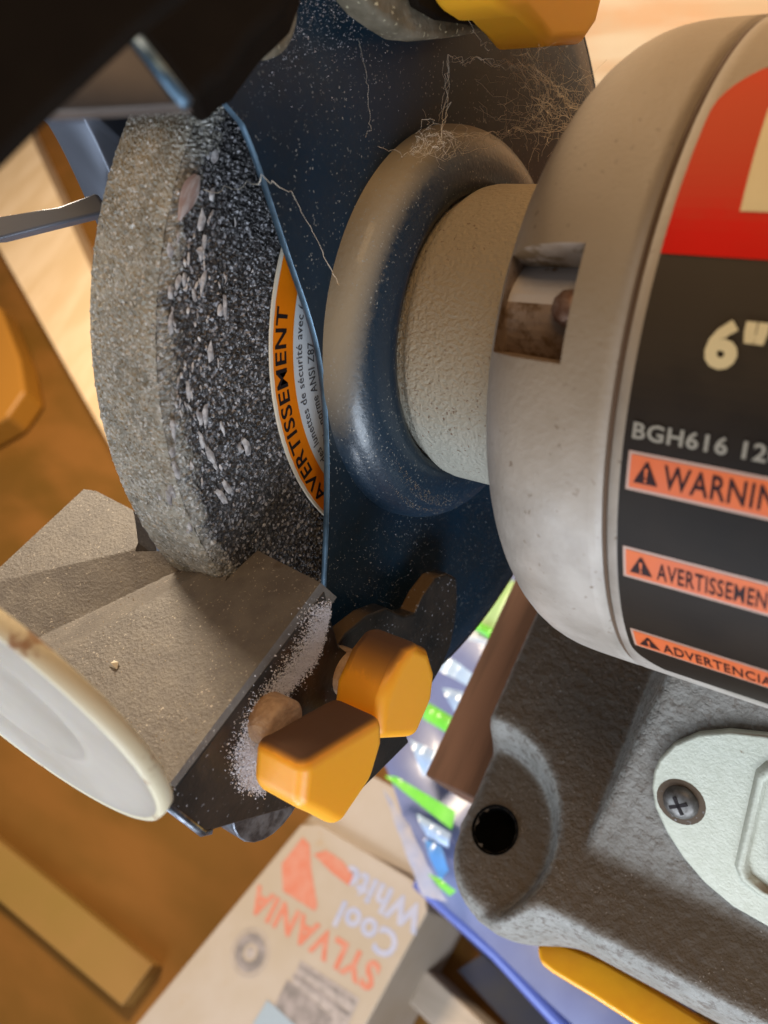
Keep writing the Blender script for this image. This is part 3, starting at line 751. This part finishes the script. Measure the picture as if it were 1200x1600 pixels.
# --- tool rest bracket
bx=18.2
def by(px,py,x=bx): return on(px,py,0,x)
bpts=[(508,922),(274,1231),(262,1258),(318,1302),(400,1278),(455,1262),(560,1240),(640,1160),(600,1060),(530,1010),(516,960)]
br=prism('rest_bracket',[by(*p) for p in bpts],(-3,0,0),M['bracket'],G,bevel=.5)
eg=[by(255,1252,bx-.2),by(318,1302,bx-.2),by(330,1299,bx-.2)]
tube('bracket_edge',[p+np.array([-.3,0,0]) for p in eg],.75,M['bedge'],G,6)
rp=[(505,1060),(520,1020),(540,990),(575,962),(605,950),(632,962),(648,958),(662,930),(682,903),(700,896),(714,903),(716,935),(712,975),(705,1010),(690,1045),(640,1130),(560,1120)]
prism('rear_bracket',[by(*p,x=15.) for p in rp],(-4.2,0,0),M['bracket'],G,bevel=.7)
# washer under the lower knob
wc=by(430,1235)
prism('washer',[wc+np.array([-.5,10*math.cos(a),10*math.sin(a)]) for a in np.linspace(0,2*math.pi,24,endpoint=False)],(-5,0,0),M['bedge'],G,bevel=.4)

# --- wing knobs
def knob(name,outer,xo,thick,hubs,m):
    P=[on(px,py,0,xo) for px,py in outer]
    k=prism(name,P,(-thick,0,0),m,G,bevel=2.3,seg=5); k['o']=[0,0,0]
    if hubs:
        c=on(*hubs[0],0,hubs[1]); r=hubs[2]; x0=hubs[3]
        h=tube('hub',[(x0,c[1],c[2]),(hubs[1]-.6,c[1],c[2]),(hubs[1],c[1],c[2])],[r,r,r-.8],M['hub'],G,24); h.parent=k; h.location=(0,0,0)
    return k
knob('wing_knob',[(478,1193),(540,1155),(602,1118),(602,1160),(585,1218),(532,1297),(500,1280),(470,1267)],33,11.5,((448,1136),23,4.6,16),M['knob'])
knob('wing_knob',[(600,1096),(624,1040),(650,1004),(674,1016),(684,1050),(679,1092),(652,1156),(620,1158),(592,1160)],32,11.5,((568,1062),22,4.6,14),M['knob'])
knob('wing_knob',[(752,-60),(772,2),(803,24),(822,24),(846,50),(862,72),(916,68),(936,38),(948,-10),(940,-70)],30,12,None,M['knobclean'])

# --- eye shield bracketry over the wheel
prism('shield_frame',[dep(*p,72) for p in ((-90,330),(0,245),(72,172),(205,50),(345,-60),(-90,-90))],-2*RM[2],M['shield'],G,bevel=1)
prism('shield_plate',[dep(*p,84) for p in ((60,175),(205,38),(296,164),(150,172))],-2*RM[2],M['shieldplate'],G,bevel=.3)
tube('lit_plate_lip',[dep(206,52,83.6),dep(292,163,83.6)],.72,M['edge'],G,8)  # lit edge of the plate drawn as a bluish strip
prism('shield_mount',[dep(*p,112) for p in ((190,30),(240,-60),(470,-60),(445,10),(395,58),(350,120),(328,132),(297,166),(250,100))],-8*RM[2],M['shield'],G,bevel=2)
tp=[(545,-60),(562,-10),(588,22),(618,44),(640,58),(672,62),(712,58),(760,50),(800,46),(835,40),(850,-60)]
tb_=prism('shield_bracket',[on(*p,0,17) for p in tp],(-6,0,0),M['mossy'],G,bevel=1.2)
tp=[(640,-60),(655,10),(690,30),(745,38),(800,36),(850,20),(850,-60)]
prism('shield_arm',[on(*p,0,19.5) for p in tp],(-2,0,0),M['shield'],G,bevel=.5)
c=on(425,-2,0,13)
V=[];F=[]
nn,mm=36,10
for i in range(nn):
    a=2*math.pi*i/nn
    for j in range(mm):
        b=2*math.pi*j/mm; r=6.0+1.5*math.cos(b); V.append((PX+3+2*math.sin(b),c[1]+r*math.cos(a),c[2]+r*math.sin(a)))
for i in range(nn):
    for j in range(mm): F.append((i*mm+j,i*mm+(j+1)%mm,((i+1)%nn)*mm+(j+1)%mm,((i+1)%nn)*mm+j))
mesh('dusty_washer',V,F,M['mossy'],G,smooth=True)

# ------------------------------------------------------------------ plastic lid in front of the tool rest
d_long=np.array([.77,-.64,0.]); d_min=np.array([-.64,-.77,0.])
vw=-np.array([(8-600)/FP,(800-1090)/FP,-1.]); vw/=np.linalg.norm(vw)
d_long-=vw*(d_long@vw); d_long/=np.linalg.norm(d_long); d_min=np.cross(vw,d_long); d_min*= -1 if d_min[1]>0 else 1
Ncam=.985*d_min+.17*vw; Ncam/=np.linalg.norm(Ncam)
e1=RM.T@(d_long/np.linalg.norm(d_long)); Nw=RM.T@Ncam; e2=np.cross(Nw,e1)
LC=dep(8,1090,120); a_=27.2
lid=empty('plastic_dish',LC+Nw*-3,'round cream plastic dish with stained rim leaning before the tool rest','plastic dish')
def lrev(name,prs,m,n=96):
    V=[];F=[]
    for h,r in prs:
        for k in range(n): a=2*math.pi*k/n; V.append(tuple(LC+Nw*h+e1*r*math.cos(a)+e2*r*math.sin(a)))
    for i in range(len(prs)-1):
        for k in range(n): F.append((i*n+k,i*n+(k+1)%n,(i+1)*n+(k+1)%n,(i+1)*n+k))
    return fixn(mesh(name,V,F,m,lid,smooth=True))
lrev('face',[(.15,a_-.9),(-.1,a_-1.6),(-.35,a_-4),(-.4,15.5),(-.3,14.6),(-.15,14),(-.25,13.4),(-.6,12.4),(-.7,.01)],M['lid'])
lrev('rim',[(.15,a_-.9),(.3,a_-.35),(.1,a_),(-.8,a_+.25),(-2.2,a_+.1),(-2.6,a_-.6),(-2.6,a_-3),(-2.0,a_-3.2)],M['lidrim'])
lrev('back',[(-2.3,a_-2.5),(-2.3,.01)],M['lid'])

# ------------------------------------------------------------------ loose dust and cobwebs
def grains(name,pts,m,size,label=None):
    V=[];F=[]
    for p in pts:
        k=len(V); s_=size*random.uniform(.4,1.3); p=np.array(p)
        R_=[np.array([random.gauss(0,1) for _ in range(3)]) for _ in range(4)]
        for q in R_: V.append(tuple(p+q/np.linalg.norm(q)*s_))
        F+= [(k,k+1,k+2),(k,k+2,k+3),(k,k+3,k+1),(k+1,k+3,k+2)]
    o=mesh(name,V,F,m); o['kind']='stuff'
    if label: o['label']=label; o['category']='dust'
    return o
pts=[]
path=[(512,955),(500,1005),(485,1035),(450,1075),(420,1120),(400,1165),(395,1205),(410,1235)]
for k in range(20000):
    t=random.random()*(len(path)-1.001); i=int(t); f=t-i
    px=path[i][0]*(1-f)+path[i+1][0]*f; py=path[i][1]*(1-f)+path[i+1][1]*f
    r=abs(random.gauss(0,1)); 
    px+=-abs(random.gauss(0,16))+6; py+=random.gauss(0,8)-4
    q=on(px,py,0,bx+.15)
    pts.append(q)
grains('white_dust',pts,M['dust'],.2,'white grinding dust streaked down the black tool rest bracket')
pts=[]
for k in range(1800):
    px=random.uniform(-10,500); py=random.uniform(770,1230); q=tr(px,py)
    if q[0]<17.5 and q[1]>yf and q[0]>left_x(q[1])+1 and q[1]<back_y(q[0])-1: pts.append((q[0],q[1],rest_z(q[0],q[1])+.05))
grains('tan_dust',pts,M['tdust'],.13,'sparse tan dust grains scattered over the brown tool rest')
pts=[]
for k in range(3000):
    # dust on the upper half of the boss and on the neck's lower lip
    a=math.radians(random.gauss(118,26)); r=38.5+random.gauss(0,.8); pts.append((PX+6.0+random.gauss(0,.4)-(r-38)*1.0,r*math.cos(a),r*math.sin(a)))
for k in range(1500):
    a=math.radians(random.gauss(196,13)); r=random.uniform(31.5,39); x=PX+ (8.1 if 33<r<37 else 6.6); pts.append((x,r*math.cos(a),r*math.sin(a)))
grains('boss_dust',pts,M['tdust'],.09,'fine dust lying on the domed boss of the blue guard')
pts=[]
for k in range(1500):
    px=random.gauss(470,90); py=abs(random.gauss(30,60)); q=on(px,py,0,PX+.1); 
    if math.hypot(q[1],q[2])<RG-3 and math.hypot(q[1],q[2])>42: pts.append(q)
for k in range(900):
    px=random.gauss(640,80); py=random.gauss(910,70); q=on(px,py,0,PX+.1); 
    if 42<math.hypot(q[1],q[2])<RG-4: pts.append(q)
grains('guard_dust',pts,M['dust'],.09,'scattered pale dust specks stuck to the flat side of the blue guard')
tag(fixn(mesh('dust_crumb',[tr(180,1040,.2)+np.array(v) for v in ((-1,-.6,0),(1.1,-.4,0),(.6,.8,.1),(-.7,.7,0),(0,0,1.1))],[(0,1,4),(1,2,4),(2,3,4),(3,0,4),(0,3,2,1)],M['cream'])),'small pale crumb lying in the middle of the tool rest','crumb')
# cobweb strands: (px,py,x) control points
def strand(V,F,P,r=.055):
    k=len(V); P=[np.array(p,float) for p in P]
    for i,p in enumerate(P):
        t=P[min(i+1,len(P)-1)]-P[max(i-1,0)]; t/=np.linalg.norm(t)+1e-9; a=np.cross(t,[.3,.5,.8]); a/=np.linalg.norm(a)+1e-9; b=np.cross(t,a)
        rr=r*random.uniform(.6,1.5)
        for j in range(3): q=2*math.pi*j/3; V.append(tuple(p+a*rr*math.cos(q)+b*rr*math.sin(q)))
    for i in range(len(P)-1):
        for j in range(3): F.append((k+3*i+j,k+3*i+(j+1)%3,k+3*i+3+(j+1)%3,k+3*i+3+j))
def jag(p,q,n,amp):
    out=[]
    for i in range(n+1):
        t=i/n; c=np.array(p)*(1-t)+np.array(q)*t; out.append(c+rng.normal(0,amp,3)*math.sin(math.pi*t)+np.array([0,0,-1.2*math.sin(math.pi*t)]))
    return out
V=[];F=[]
def w(px,py,x): return on(px,py,0,x)
main=[(700,85,14),(745,88,16),(790,92,18),(830,100,22),(860,125,26),(880,150,28),(905,170,30),(895,195,28),(800,200,18),(770,205,16),(690,205,16),(675,230,15.5),(850,170,24)]
links=[(0,1),(1,2),(2,3),(3,4),(4,5),(5,6),(5,7),(8,7),(9,8),(10,9),(10,11),(3,12),(12,7),(12,8),(4,12),(0,10),(2,12)]
for a,b in links:
    for k in range(3): strand(V,F,jag(w(*main[a]),w(*main[b]),12,.5),.034)
for k in range(150):
    a=random.choice(main[3:9]+[main[12]]); p=w(a[0]+random.gauss(0,22),a[1]+random.gauss(0,16),a[2]+random.gauss(0,3)); q=p+rng.normal(0,4.0,3)*np.array([1,1,1]); strand(V,F,jag(p,q,9,.45),.024)
for k in range(34):
    a=random.gauss(math.radians(100),.35); c=w(680+random.gauss(0,24),224+random.gauss(0,9),15); rr=random.uniform(.5,2.6); ph=random.random()*6
    strand(V,F,[c+np.array([.5*math.sin(2*t+ph),rr*math.cos(t+ph),rr*math.sin(t+ph)])+rng.normal(0,.3,3) for t in np.linspace(0,random.uniform(2,5),9)],.024)
for p,q in (((693,95,14),(685,190,15)),((560,60,9),(575,160,8)),((575,160,8),(572,215,8)),((660,170,9),(676,215,15)),((590,228,9),(650,235,15)),((650,235,15),(740,250,15)),((740,250,15),(765,285,14)),((860,60,22),(945,135,22)),((880,75,24),(960,190,34)),((905,170,30),(915,205,34)),((720,240,15.5),(800,205,18)),((830,120,20),(945,150,24))):
    strand(V,F,jag(w(*p),w(*q),12,.3),.022)
o=mesh('cobweb',V,F,M['web'],origin=w(800,150,20)); tag(o,'tangled dusty cobweb strung from the blue guard to the motor below the top knob','cobweb')
V=[];F=[]
cp=[(318,296,1.2),(350,290,1.6),(385,283,4),(408,272,7.6),(425,282,8),(455,298,8.3),(470,330,8.6),(490,365,8.8),(505,400,9),(520,428,10),(527,445,12)]
P=[]
for a,b in zip(cp[:-1],cp[1:]): P+=jag(w(*a),w(*b),4,.1)[:-1]
strand(V,F,P,.06)
tag(mesh('cobweb_thread',V,F,M['web']),'single dusty web thread running from the wheel over the guard edge to the boss','cobweb')

for o in COL.objects:
    if 'o' in o: del o['o']
